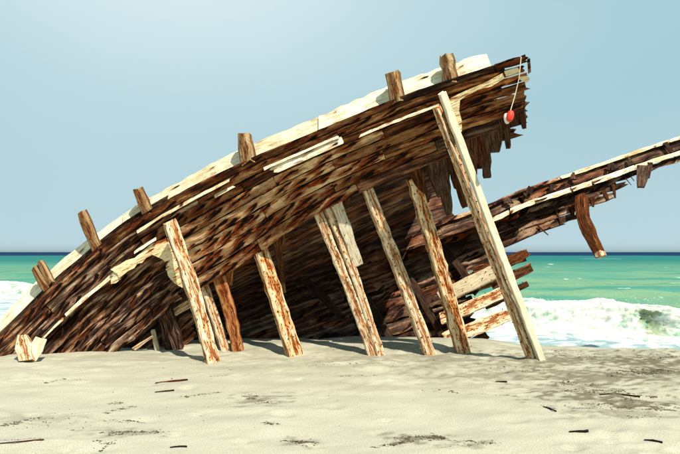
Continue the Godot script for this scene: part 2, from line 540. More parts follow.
func far_side():
	# top rail, strake darkened for shade, stringer paled for its lit edge, then boards
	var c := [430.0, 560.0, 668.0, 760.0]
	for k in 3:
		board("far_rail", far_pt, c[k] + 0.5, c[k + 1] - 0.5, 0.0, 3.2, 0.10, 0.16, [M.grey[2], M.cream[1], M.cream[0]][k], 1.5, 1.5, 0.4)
	for k in 3:  # ledge planks, added so the wall below falls in shade
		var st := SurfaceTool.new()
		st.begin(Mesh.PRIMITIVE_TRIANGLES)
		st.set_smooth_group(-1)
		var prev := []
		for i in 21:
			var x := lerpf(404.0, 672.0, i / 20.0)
			var wd := added_side_deck(x)
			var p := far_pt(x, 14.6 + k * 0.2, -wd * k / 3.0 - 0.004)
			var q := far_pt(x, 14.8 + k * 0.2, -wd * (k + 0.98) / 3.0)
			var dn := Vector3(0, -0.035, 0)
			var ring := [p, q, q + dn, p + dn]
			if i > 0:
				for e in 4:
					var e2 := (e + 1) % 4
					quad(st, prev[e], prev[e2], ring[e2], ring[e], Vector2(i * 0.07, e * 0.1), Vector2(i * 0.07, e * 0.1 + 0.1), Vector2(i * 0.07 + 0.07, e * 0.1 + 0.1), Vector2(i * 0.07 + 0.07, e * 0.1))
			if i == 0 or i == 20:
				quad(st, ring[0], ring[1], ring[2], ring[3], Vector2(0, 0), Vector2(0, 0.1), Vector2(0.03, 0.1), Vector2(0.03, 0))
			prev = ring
		put(commit(st), "added_side_deck_plank", M.grey[k], wreck)
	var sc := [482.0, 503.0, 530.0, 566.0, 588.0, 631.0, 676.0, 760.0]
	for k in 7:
		board("stringer", far_pt, sc[k] + 0.6, sc[k + 1] - 0.6, 13.2 + rng.randf() * 0.8, 17.6 + rng.randf() * 0.8, added_side_deck((sc[k] + sc[k + 1]) * 0.5) + 0.02 + rng.randf() * 0.03, 0.10, [M.cream[1], M.knee, M.cream[0], M.cream[1], M.cream[0], M.cream[1], M.cream[1]][k], 1.5, 1.5, 0.4)
	var rows := [
		[3.8, 12.6, 0.0, [[430, 516, "dark"], [517, 610, "dark"], [612, 760, "dark"]]],
		[18.4, 24.0, 0.05, [[400, 512, "brown"], [513, 642, "grey"], [643, 760, "grey"]]],
		[24.5, 31.0, 0.0, [[380, 498, "dark"], [499, 616, "dark"]]],
		[31.5, 38.0, 0.03, [[380, 470, "dark"], [471, 602, "grey"]]],
		[38.5, 46.0, 0.0, [[360, 562, "dark"]]],
		[46.5, 57.0, 0.02, [[300, 487, "grey"]]],
		[59.0, 67.0, 0.0, [[250, 400, "dark"], [401, 503, "brown"]]],
		[71.0, 79.0, 0.03, [[250, 430, "dark"], [431, 503, "brown"]]],
		[81.0, 93.0, 0.0, [[180, 330, "dark"], [331, 446, "dark"]]],
		[95.0, 107.0, 0.04, [[150, 300, "dark"], [301, 440, "dark"]]],
		[109.0, 121.0, 0.0, [[120, 280, "dark"], [281, 430, "dark"]]],
		[123.0, 136.0, 0.03, [[100, 250, "dark"], [251, 420, "dark"]]],
		[138.0, 152.0, 0.0, [[60, 230, "dark"], [231, 400, "dark"]]],
	]
	for r in rows:
		for s in r[3]:
			board("hull_plank", far_pt, s[0] + 0.5, s[1] - 0.5, r[0], r[1], r[2], 0.05, pick(M[s[2]]), 2.0, 4.0, 0.9)
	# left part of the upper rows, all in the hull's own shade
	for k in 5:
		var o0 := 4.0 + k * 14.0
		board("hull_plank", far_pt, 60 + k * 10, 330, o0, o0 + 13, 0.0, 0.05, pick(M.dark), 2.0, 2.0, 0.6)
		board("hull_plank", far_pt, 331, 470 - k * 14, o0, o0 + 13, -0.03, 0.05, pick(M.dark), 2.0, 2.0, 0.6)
	board("outer_plank", far_pt, 430, 610, 1.5, 15, -0.07, 0.05, M.dark[1], 1.0, 1.0, 0.2)
	board("outer_plank", far_pt, 609, 762, 1.5, 15, -0.075, 0.05, M.dark[0], 1.0, 1.0, 0.2)
	board("outer_plank", far_pt, 430, 606, 14, 27, -0.08, 0.05, M.dark[1], 1.0, 6.0, 0.2)
	board("outer_plank", far_pt, 430, 590, 26, 38, -0.07, 0.05, M.dark[0], 1.0, 6.0, 0.2)
	board("outer_plank", far_pt, 430, 545, 37, 47, -0.08, 0.05, M.dark[1], 1.0, 6.0, 0.2)
	# boards above, closing the view under the deck
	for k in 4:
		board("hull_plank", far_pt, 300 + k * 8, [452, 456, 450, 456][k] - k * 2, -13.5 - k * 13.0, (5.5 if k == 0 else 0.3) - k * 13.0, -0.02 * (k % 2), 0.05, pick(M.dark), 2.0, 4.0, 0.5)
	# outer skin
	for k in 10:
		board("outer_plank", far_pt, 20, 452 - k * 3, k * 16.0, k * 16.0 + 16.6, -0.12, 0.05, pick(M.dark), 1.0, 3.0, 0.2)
	# frames standing against the far side
	for f in [[300, 10, 60], [338, 6, 100], [385, 6, 110], [428, 8, 80]]:
		var a := far_pt(f[0], f[1], -0.14)
		var b := far_pt(f[0] + 22, f[2], -0.14)
		timber("frame", [a, a.lerp(b, 0.5) + Vector3(0.05, 0, 0), b], [0.13, 0.14, 0.11], 0.14, 0.1, M.dark[1])
	# splinters and bits caught between the rail and the stringer
	for x in [505, 523, 529, 548, 571, 608, 612, 627, 664]:
		var a := far_pt(x + rng.randf_range(-2, 2), rng.randf_range(1, 5), -0.12)
		var b := far_pt(x + rng.randf_range(-4, 5), rng.randf_range(6, 13), -0.10)
		timber("splinter", [a, b], [rng.randf_range(0.02, 0.10), rng.randf_range(0.04, 0.20)], 0.06, rng.randf_range(-0.6, 0.6), pick([M.dark[0], M.dark[1], M.grey[0], M.brown[1]]), null, 2.5)
	for s in [[555, 212, 562, 224, 0.03], [538, 229, 548, 235, 0.03], [613, 188, 615, 198, 0.06], [592, 200, 593, 207, 0.07], [622, 177, 631, 185, 0.02], [628, 176, 634, 181, 0.02], [660, 161, 664, 164, 0.03], [670, 156, 676, 158, 0.03], [603, 193, 608, 200, 0.08], [571, 208, 573, 216, 0.1]]:
		timber("splinter", [hit(s[0], s[1] - 3, -0.05, true), hit(s[2], s[3], -0.05, true)], [s[4] * 1.3, s[4] * 0.6], 0.03, 0.0, M.brown[1])
	# a slab of planking left hanging from the stringer, and one curved rib
	timber("hanging_slab", [hit(644.5, 166, -0.25, true), hit(643, 174, -0.25, true), hit(640.5, 187, -0.25, true)], [0.26, 0.24, 0.13], 0.05, 0.3, M.dark[0])
	timber("hanging_slab", [hit(650, 163, -0.26, true), hit(648, 178, -0.26, true)], [0.10, 0.05], 0.04, 0.2, M.dark[1])
	timber("hanging_rib", [hit(581, 196, -0.35, true), hit(582, 213, -0.36, true), hit(585, 225, -0.38, true), hit(592, 239, -0.40, true), hit(600.5, 256, -0.42, true)], [0.22, 0.22, 0.22, 0.20, 0.165], 0.15, 0.5, M.brown[2])
	timber("hanging_rib_lit_end", [hit(598.6, 251.5, -0.43, true), hit(600.9, 256.6, -0.43, true)], [0.15, 0.15], 0.15, 0.5, M.rib)  # pale piece paints the sunlit end of the rib
	# broken board ends low on the right, in the sun
	var lit := [
		[440, 297, 497, 268, 11.3, 0.19, "cream"], [446, 300, 500, 275, 11.2, 0.07, "cream"],
		[440, 319, 506, 291, 11.25, 0.20, "rib"], [445, 339, 513, 313, 11.2, 0.23, "rib"],
		[474, 272, 527, 253, 11.5, 0.16, "brown"], [492, 285, 531, 268, 11.4, 0.15, "brown"], [500, 296, 527, 284, 11.4, 0.10, "brown"],
		[466, 330, 484, 322, 11.5, 0.14, "dark"], [470, 343, 487, 335, 11.5, 0.14, "dark"], [486, 306, 503, 298, 11.6, 0.12, "dark"]]
	for b in lit:
		var mm = M[b[6]]
		if mm is Array: mm = pick(mm)
		var t = timber("broken_plank", [at_depth(b[0], b[1], b[4]), at_depth((b[0] + b[2]) * 0.5, (b[1] + b[3]) * 0.5 + 0.8, b[4] + 0.02), at_depth(b[2], b[3], b[4] + 0.05)], [b[5], b[5] * 1.05, b[5] * 0.9], 0.07, rng.randf_range(-0.35, 0.05), mm)
		if b[6] != "dark": nails(t, 5)

# planking added between the two sides to keep the interior in shade
func added_deck():
	for k in 6:
		var st := SurfaceTool.new()
		st.begin(Mesh.PRIMITIVE_TRIANGLES)
		st.set_smooth_group(-1)
		var x0 := 110.0
		var x1 := 468.0 - k * 7.0 + rng.randf_range(-5, 5)
		var n := 14
		var prev := []
		for i in n + 1:
			var x := lerpf(x0, x1, i / float(n))
			var a := near_pt(x, 68, 0.16)
			var far_y := lookup(FAR_UP, x + 20) - 2.0
			var b := hit(a.x / 11.9 * FOCAL + 340, far_y, -0.02, true)
			b.x = a.x
			var p := a.lerp(b, (k + 0.01) / 6.0)
			var q := a.lerp(b, (k + 0.985) / 6.0)
			var d := Vector3(0, -0.05, 0)
			var ring := [p, q, q + d, p + d]
			if i > 0:
				var u0 := (i - 1) * 0.1
				var u1 := i * 0.1
				for e in 4:
					var e2 := (e + 1) % 4
					quad(st, prev[e], prev[e2], ring[e2], ring[e], Vector2(u0, e * 0.12), Vector2(u0, e * 0.12 + 0.12), Vector2(u1, e * 0.12 + 0.12), Vector2(u1, e * 0.12))
			if i == 0 or i == n:
				quad(st, ring[0], ring[1], ring[2], ring[3], Vector2(0, 0), Vector2(0, 0.1), Vector2(0.03, 0.1), Vector2(0.03, 0))
			prev = ring
		put(commit(st), "added_deck_plank", M.dark[k % 3], wreck)

# a squared, weathered timber along a path
func timber(called: String, path: Array, widths: Array, thick: float, roll: float, m: Material, parent: Node = null, rough := 1.0, round_off := 0.3) -> MeshInstance3D:
	var pts := []
	var wds := []
	for k in path.size() - 1:
		var seg: Vector3 = path[k + 1] - path[k]
		var n := maxi(2, int(seg.length() / 0.11))
		for i in n:
			var t := i / float(n)
			pts.append(path[k].lerp(path[k + 1], t))
			wds.append(lerpf(widths[k], widths[k + 1], t))
	pts.append(path[path.size() - 1]); wds.append(widths[path.size() - 1])
	# smooth the kinks
	if path.size() > 2:
		for it in 2:
			for k in range(1, pts.size() - 1):
				pts[k] = pts[k] * 0.5 + (pts[k - 1] + pts[k + 1]) * 0.25
	var st := SurfaceTool.new()
	st.begin(Mesh.PRIMITIVE_TRIANGLES)
	st.set_smooth_group(-1)
	var np := pts.size()
	var prev := []
	var sd := rng.randf() * 100.0
	var uo := rng.randf()
	var length := 0.0
	var plen := 0.0
	var first := []
	for i in np:
		var tan: Vector3 = (pts[mini(i + 1, np - 1)] - pts[maxi(i - 1, 0)]).normalized()
		var view: Vector3 = (EYE - pts[i]).normalized()
		var side := tan.cross(view).normalized()
		var nrm := side.cross(tan).normalized()
		side = side.rotated(tan, roll)
		nrm = nrm.rotated(tan, roll)
		var hw: float = wds[i] * 0.5 * (1.0 + sn2.get_noise_2d(i * 0.35 + sd, 0) * 0.16 * rough)
		var ht := thick * 0.5
		var c := minf(hw, ht) * round_off
		var ring := []
		var corners := [Vector2(-hw + c, ht), Vector2(hw - c, ht), Vector2(hw, ht - c), Vector2(hw, -ht + c), Vector2(hw - c, -ht), Vector2(-hw + c, -ht), Vector2(-hw, -ht + c), Vector2(-hw, ht - c)]
		for k in 8:
			var q: Vector2 = corners[k]
			q *= 1.0 + sn2.get_noise_2d(i * 0.5 + sd, k * 3.7 + 5.0) * 0.10 * rough
			var e := 0.0
			if i == 0 or i == np - 1: e = rng.randf_range(-0.03, 0.03) * minf(rough, wds[i] * 6.0)
			ring.append(pts[i] + side * q.x + nrm * q.y + tan * e)
		if i > 0:
			length += (pts[i] - pts[i - 1]).length()
			var vs := [0.06, 0.94, 1.06, 1.94, 2.06, 2.94, 3.06, 3.94, 4.06]
			for k in 8:
				var k2 := (k + 1) % 8
				quad(st, prev[k], prev[k2], ring[k2], ring[k], Vector2(plen * 0.5 + uo, vs[k]), Vector2(plen * 0.5 + uo, vs[k + 1]), Vector2(length * 0.5 + uo, vs[k + 1]), Vector2(length * 0.5 + uo, vs[k]))
			plen = length
		if i == 0: first = ring
		prev = ring
	for e in 2:
		var ring: Array = first if e == 0 else prev
		var ctr := Vector3.ZERO
		for p in ring: ctr += p / 8.0
		var ax: Vector3 = (pts[0] - pts[1]).normalized() if e == 0 else (pts[np - 1] - pts[np - 2]).normalized()
		ctr += ax * rng.randf_range(-0.015, 0.02)
		for k in 8:
			var k2 := (k + 1) % 8
			var tri := [ctr, ring[k2], ring[k]] if e == 0 else [ctr, ring[k], ring[k2]]
			for v in tri:
				st.set_uv(Vector2(uo + (v - ctr).x * 0.5, 0.5 + (v - ctr).y * 1.5)); st.add_vertex(v)
	var o := put(commit(st), called, m, parent if parent else wreck)
	o.set_meta("_path", pts)
	o.set_meta("_wds", wds)
	o.set_meta("_thick", thick)
	o.set_meta("_roll", roll)
	return o

# old iron nails standing out of a timber's face and edges
func nails(t: MeshInstance3D, per_m: int):
	var pts: Array = t.get_meta("_path")
	var wds: Array = t.get_meta("_wds")
	var thick: float = t.get_meta("_thick")
	var roll: float = t.get_meta("_roll")
	var st := SurfaceTool.new()
	st.begin(Mesh.PRIMITIVE_TRIANGLES)
	st.set_smooth_group(-1)
	var n := int(pts.size() * 0.11 * per_m * 2)
	for k in n:
		var f := (k + rng.randf()) / n * (pts.size() - 1.01)
		var i := int(f)
		var p: Vector3 = pts[i].lerp(pts[i + 1], f - i)
		var tan: Vector3 = (pts[i + 1] - pts[i]).normalized()
		var view: Vector3 = (EYE - p).normalized()
		var side := tan.cross(view).normalized().rotated(tan, roll)
		var nrm := side.cross(tan).normalized()
		var s := -1.0 if k % 2 == 0 else 1.0
		var dirn := nrm
		var root: Vector3 = p + side * (wds[i] * 0.5 * s * rng.randf_range(0.3, 0.8)) + nrm * (thick * 0.46)
		if rng.randf() < 0.45:
			dirn = side * s
			root = p + side * (wds[i] * 0.47 * s) + nrm * thick * rng.randf_range(-0.2, 0.4)
		var r := rng.randf_range(0.005, 0.009)
		var ln := rng.randf_range(0.012, 0.035)
		var tip: Vector3 = root + dirn * ln + tan * rng.randf_range(-0.012, 0.012)
		var bx := tan * r
		var by := dirn.cross(tan).normalized() * r
		var ra := [root + bx, root + by, root - bx, root - by]
		var rb := [tip + bx, tip + by, tip - bx, tip - by]
		for e in 4:
			var e2 := (e + 1) % 4
			quad(st, ra[e], ra[e2], rb[e2], rb[e], Vector2.ZERO, Vector2(1, 0), Vector2(1, 1), Vector2(0, 1))
		quad(st, rb[0], rb[1], rb[2], rb[3], Vector2.ZERO, Vector2(1, 0), Vector2(1, 1), Vector2(0, 1))
	st.generate_normals()
	var o := put(st.commit(), "nails", M.nail, t)
	o.set_meta("kind", "stuff")

func foot(px: float, py: float, bury := 0.25) -> Vector3:
	# where a timber meets the sand
	var p := on_sand(px, py)
	return p

func on_sand(px: float, py: float) -> Vector3:
	var d := ray(px, py)
	d /= -d.z
	var a := 3.0
	var b := 12.5
	for i in 200:
		var m := 3.0 + i * 0.05
		var p := EYE + d * m
		if p.y < sand_h(p.x, -p.z):
			b = m
			a = m - 0.05
			break
	for i in 12:
		var m := (a + b) * 0.5
		var p := EYE + d * m
		if p.y < sand_h(p.x, -p.z): b = m
		else: a = m
	return EYE + d * b

func rib_from(top: Vector3, px: float, py: float, w0: float, w1: float, thick: float, roll: float, m: Material, bow := 0.05, called := "rib", per_m := 9):
	var f := foot(px, py)
	var dirn := (f - top).normalized()
	var ctr := top.lerp(f, 0.5) + Vector3(bow, 0, -0.04)
	var end := f + dirn * 0.3
	var t := timber(called, [top, ctr, f, end], [w0, (w0 + w1) * 0.5, w1, w1], thick, roll, m)
	if per_m > 0: nails(t, per_m)

func ribs():
	# rib heads standing above the boards, in front of the rail
	for s in [[34.5, 267.5, 47, 289, 0.105, "post"], [40.5, 261.5, 52, 283, 0.09, "post"], [82, 211.5, 98, 250, 0.13, "post"], [138, 189, 149, 215, 0.14, "post"], [244.5, 134.5, 249, 163, 0.18, "post"], [393, 74, 398, 102, 0.16, "post"], [446.5, 54.5, 451, 84, 0.16, "post"]]:
		var a := hit(s[2], s[3], 0.055, false)
		var b := at_depth(s[0], s[1], -a.z - 0.02)
		timber("rib_head", [b, b.lerp(a, 0.5), a], [s[4] * 1.05, s[4] * 1.2, s[4] * 1.2], s[4] * 0.9, 0.5, pick(M[s[5]]), null, 1.3, 0.55)
	# long timbers in front of the boards
	rib_from(hit(170, 222, -0.24, false), 213, 361, 0.17, 0.20, 0.11, -0.3, M.rib, 0.02)
	rib_from(hit(436.5, 107, -0.13, false), 531, 357, 0.085, 0.12, 0.11, 0.55, M.rib, 0.0)
	rib_from(hit(442, 93, -0.26, false), 541, 359, 0.11, 0.115, 0.05, -0.7, M.white, 0.0, "plank_post", 0)
	# ribs rising behind the boards
	rib_from(hit(203, 284, 0.18, false), 225, 349, 0.13, 0.14, 0.12, -0.25, M.rib2, 0.0)
	rib_from(hit(218, 272, 0.14, false), 238, 350, 0.19, 0.16, 0.14, 0.2, M.rib_rusty, 0.02)
	rib_from(hit(257, 240, 0.16, false), 294, 353, 0.20, 0.22, 0.14, -0.35, M.rib3, 0.0)
	rib_from(hit(317, 210, 0.12, false), 373, 353, 0.13, 0.16, 0.13, 0.05, M.rib, 0.02)
	rib_from(hit(324, 196, 0.20, false), 379.5, 353, 0.13, 0.12, 0.12, -0.35, M.rib2, 0.03)
	rib_from(hit(363, 178, 0.16, false), 429, 353, 0.15, 0.17, 0.13, -0.3, M.rib2, 0.02)
	rib_from(hit(413, 178, 0.22, false), 463, 351, 0.18, 0.22, 0.14, -0.3, M.rib3, 0.02)
	# short pieces that do not reach the sand
	var sb := timber("short_board", [hit(334, 197, 0.12, false), hit(345, 226, -0.02, false), hit(358.5, 266, -0.12, false)], [0.16, 0.155, 0.15], 0.05, 0.0, M.cream[0])
	nails(sb, 5)
	timber("short_frame", [hit(279, 232, 0.2, false), hit(279, 255, 0.2, false), hit(284, 291, 0.24, false)], [0.2, 0.10, 0.06], 0.12, 0.1, M.brown[0])
	timber("short_frame", [hit(232, 262, 0.12, false), hit(228, 282, 0.2, false)], [0.07, 0.14], 0.1, 0.1, M.rib_rusty)
	timber("short_frame", [hit(345, 195, 0.2, false), hit(341, 208, 0.2, false)], [0.2, 0.12], 0.1, 0.1, M.brown[1])
	timber("short_frame", [hit(164, 308, 0.24, false), hit(170, 330, 0.24, false), hit(178, 358, 0.24, false)], [0.22, 0.25, 0.26], 0.14, 0.2, M.grey[1])
	timber("short_frame", [hit(153, 330, 0.2, false), hit(159, 356, 0.15, false)], [0.06, 0.09], 0.06, 0.2, M.cream[1])
	timber("short_frame", [hit(134, 349, 0.14, false), hit(153, 336, 0.14, false)], [0.06, 0.03], 0.05, 0.2, M.rib)
	timber("short_frame", [hit(174, 313, 0.3, false), hit(190, 303, 0.3, false)], [0.12, 0.13], 0.06, 0.0, M.rib2)
	# dark frames hanging below the broken end
	for s in [[410, 148, 424, 200, 0.16], [424, 150, 436, 186, 0.12], [450, 120, 463, 196, 0.15], [464, 118, 471, 180, 0.19], [474, 112, 482, 168, 0.22], [481, 130, 487, 176, 0.13], [489, 108, 495, 150, 0.20], [500, 100, 506, 134, 0.16], [505, 104, 508.5, 147, 0.07], [512, 96, 515, 124, 0.14], [520, 92, 524, 127, 0.08], [435, 130, 452, 170, 0.14], [438, 132, 449, 214, 0.15], [447, 128, 458, 186, 0.17], [452, 140, 464, 206, 0.13], [428, 140, 441, 196, 0.16]]:
		var a := hit(s[0], s[1], 0.12, false)
		var b := hit(s[2], s[3], 0.16, false)
		timber("frame_end", [a, a.lerp(b, 0.5) + Vector3(rng.randf_range(-0.03, 0.03), 0, 0), b], [s[4] * 1.1, s[4] * 1.15, s[4] * 0.72], 0.09, rng.randf_range(-0.3, 0.3), pick([M.dark[0], M.brown[1], M.dark[2]]), null, 1.6)
	for k in 3:
		board("backing_plank", near_pt, 440, [512, 506, 498][k], 55 + k * 14, 68 + k * 14, -0.2, 0.05, pick(M.dark), 2.0, 5.0, 1.0)

# grown-timber knees: outline traced on the hull side, with thickness
func slab(called: String, pts: Array, back: float, thick: float, m: Material, tilt := 0.0) -> MeshInstance3D:
	var poly := PackedVector2Array(pts)
	var tri := Geometry2D.triangulate_polygon(poly)
	var st := SurfaceTool.new()
	st.begin(Mesh.PRIMITIVE_TRIANGLES)
	st.set_smooth_group(-1)
	var f := []
	var r := []
	var top_y := 999.0
	if pts.size() > 8:
		for k in pts.size(): pts[k] += Vector2(rng.randf_range(-1.0, 1.0), rng.randf_range(-1.0, 1.0))
	for p in pts: top_y = minf(top_y, p.y)
	for p in pts:
		f.append(hit(p.x, p.y, back - tilt * (p.y - top_y) / 50.0, false))
		r.append(hit(p.x, p.y, back + thick, false))
	# grain along the hull
	var ga: Vector3 = Vector3(0.86, 0.46, 0.22).normalized()
	var gb: Vector3 = Vector3(0.4, -0.85, -0.35).normalized()
	var uvl := []
	for p in f: uvl.append(Vector2(p.dot(ga) / 3.2, p.dot(gb) / 1.6))
	var uv := func(k): return uvl[k]
	for k in range(0, tri.size(), 3):
		var a := tri[k]; var b := tri[k + 1]; var c := tri[k + 2]
		# keep the front clockwise on screen
		if (pts[b] - pts[a]).cross(pts[c] - pts[a]) < 0:
			var t := b; b = c; c = t
		for i in [a, b, c]:
			st.set_uv(uv.call(i)); st.add_vertex(f[i])
		for i in [a, c, b]:
			st.set_uv(uv.call(i)); st.add_vertex(r[i])
	var cw := not Geometry2D.is_polygon_clockwise(poly)
	for i in pts.size():
		var j := (i + 1) % pts.size()
		var a: int = i if cw else j
		var b: int = j if cw else i
		quad(st, r[a], r[b], f[b], f[a], uv.call(a) + Vector2(0, 0.03), uv.call(b) + Vector2(0, 0.03), uv.call(b), uv.call(a))
	return put(commit(st), called, m, wreck)

func knees():
	slab("knee", [Vector2(111, 270), Vector2(114, 266), Vector2(120, 265), Vector2(126, 260), Vector2(134, 258), Vector2(143, 250), Vector2(152, 245), Vector2(161, 240), Vector2(167, 237), Vector2(171, 240), Vector2(174, 252), Vector2(178, 264), Vector2(181, 276), Vector2(183, 287), Vector2(178, 286), Vector2(173, 283), Vector2(169, 276), Vector2(167, 268), Vector2(164, 261), Vector2(159, 256.5), Vector2(152, 255), Vector2(147, 257), Vector2(143, 262), Vector2(138, 263), Vector2(134, 268), Vector2(129, 270), Vector2(124, 276), Vector2(119, 278), Vector2(118, 273)], -0.03, 0.09, M.knee, 0.16)
	slab("wood_chip", [Vector2(111, 277), Vector2(116, 268), Vector2(119, 272), Vector2(121, 279), Vector2(116, 283), Vector2(111, 284)], -0.10, 0.10, M.cream[1], 0.2)
	slab("knee", [Vector2(447, 100), Vector2(452, 97), Vector2(470, 89), Vector2(486, 83), Vector2(497, 76), Vector2(503, 74), Vector2(505, 79), Vector2(492, 86), Vector2(478, 91), Vector2(466, 96), Vector2(461, 101), Vector2(459.5, 110), Vector2(461, 121), Vector2(462, 132), Vector2(455, 131), Vector2(452, 116)], -0.07, 0.08, M.knee, 0.26)
	slab("wood_block", [Vector2(504, 71), Vector2(511, 69), Vector2(518, 67.5), Vector2(520, 72), Vector2(512, 75), Vector2(506, 77)], -0.10, 0.10, M.cream[1])
	slab("wood_block", [Vector2(518, 77), Vector2(527, 75.5), Vector2(530, 79), Vector2(527, 83), Vector2(520, 80)], -0.05, 0.06, M.cream[1])
	slab("wood_block", [Vector2(527, 59), Vector2(530, 58), Vector2(531, 72), Vector2(528, 74)], -0.05, 0.12, M.grey[0])

# ------------------------------------------------------------------ float on its cord, loose wood, litter
func tube(st: SurfaceTool, pts: Array, r: float):
	var prev := []
	for i in pts.size():
		var tan: Vector3 = (pts[mini(i + 1, pts.size() - 1)] - pts[maxi(i - 1, 0)]).normalized()
		var s := tan.cross(Vector3(0.3, 0.1, 1)).normalized() * r
		var ring := []
		for k in 6: ring.append(pts[i] + s.rotated(tan, k * TAU / 6.0))
		if i > 0:
			for k in 6:
				var k2 := (k + 1) % 6
				quad(st, prev[k], prev[k2], ring[k2], ring[k], Vector2.ZERO, Vector2.RIGHT, Vector2.ONE, Vector2.DOWN)
		prev = ring

func fishing_float():
	var root := Node3D.new()
	root.name = "fishing_float"
	add_child(root)
	tag(root, "small orange and white fishing float hanging on a cord from the broken hull end", "float")
	var a := hit(521, 57, -0.16, false)
	var b := hit(519, 78, -0.22, false)
	var c := at_depth(510, 112, -b.z)
	var st := SurfaceTool.new()
	st.begin(Mesh.PRIMITIVE_TRIANGLES)
	tube(st, [a + Vector3(0.0, 0.02, -0.05), a, b, b.lerp(c, 0.5) + Vector3(0.004, -0.01, 0), c], 0.006)
	st.generate_normals()
	put(st.commit(), "cord", plain(Color(0.80, 0.76, 0.66), 0.9), root)
	for k in 2:
		var s := SurfaceTool.new()
		s.begin(Mesh.PRIMITIVE_TRIANGLES)
		s.set_smooth_group(0)
		var ctr := at_depth(510.0 if k == 0 else 506.6, 116.2 if k == 0 else 118.6, -b.z + 0.03 * k)
		var rx := 0.046 if k == 0 else 0.036
		var ry := 0.072 if k == 0 else 0.066
		var tilt := -0.25 if k == 0 else 0.15
		for i in 10:
			for j in 14:
				var q := []
				for e in [[0, 0], [0, 1], [1, 1], [1, 0]]:
					var th: float = PI * (i + e[0]) / 10.0
					var ph: float = TAU * (j + e[1]) / 14.0
					var rr := pow(sin(th), 0.8) if sin(th) > 0.0 else 0.0
					q.append(ctr + Vector3(rr * cos(ph) * rx, cos(th) * ry, rr * sin(ph) * rx).rotated(Vector3.BACK, tilt))
				for v in [0, 2, 1, 0, 3, 2]: s.add_vertex(q[v])
		s.generate_normals()
		put(s.commit(), "buoy", plain(Color(0.85, 0.20, 0.10) if k == 0 else Color(0.86, 0.85, 0.80), 0.55), root)

func loose_wood():
	# blocks lying where the planking enters the sand
	var tex: Material = M.rib2
	var o := timber("driftwood_block", [at_depth(23, 336, 9.2), at_depth(24.5, 347, 9.15), at_depth(27, 361, 9.1)], [0.12, 0.20, 0.22], 0.12, 0.4, tex, self, 1.5)
	tag(o, "splintered tan driftwood stump against the hull planks where the rail meets sand", "driftwood")
	o = timber("driftwood_block", [at_depth(41, 339, 9.22), at_depth(36, 349, 9.2), at_depth(31, 359, 9.15)], [0.15, 0.18, 0.15], 0.08, -0.2, M.white, self, 0.8)
	tag(o, "white bleached driftwood slab leaning against the hull planks", "driftwood")
	var sticks := [
		[156, 383.5, 187, 380.5, 0.030, "thin reddish brown driftwood stick lying on open sand before the hull", "rust"],
		[570, 432.3, 588, 432.0, 0.030, "short straight black driftwood stick lying on bare sand", "blk"],
		[644, 440.5, 662, 443.5, 0.022, "short bent black driftwood twig lying on bare sand", "blk"],
		[170, 448, 187, 447.5, 0.016, "small dark driftwood splinter lying on pale sand", "blk"],
		[0, 444, 44, 440.5, 0.014, "long thin red brown driftwood twig lying flat on sand", "rust"],
		[600, 395, 640, 397.5, 0.025, "long thin dark branch lying among the seaweed litter", "blk"],
		[156, 392.5, 174, 391, 0.022, "small dark driftwood stick on sand before the ribs", "blk"],
		[496, 382, 507, 382.5, 0.022, "stubby dark twig on sand before the tall post", "blk"],
		[543, 407, 556, 412, 0.018, "thin dark twig with tapered end between seaweed streaks", "blk"]]
	var mb := {"rust": wood(M.stick_tex, Color(0.50, 0.30, 0.22), 0.9, 1.0), "blk": wood(M.stick_tex, Color(0.28, 0.22, 0.18), 0.9, 1.0)}
	for s in sticks:
		var a := on_sand(s[0], s[1])
		var b := on_sand(s[2], s[3])
		a.y = sand_h(a.x, -a.z) + 0.006
		b.y = sand_h(b.x, -b.z) + 0.008
		var c := a.lerp(b, 0.55)
		c.y = sand_h(c.x, -c.z) + 0.008
		c.z += rng.randf_range(-0.03, 0.03)
		var t := timber("driftwood_stick", [a, c, b], [s[4] * 0.3, s[4] * 0.7, s[4] * 0.8], s[4] * 0.6, 0.3, mb[s[6]], self, 2.0)
		tag(t, s[5], "driftwood", "sticks washed up on the sand")

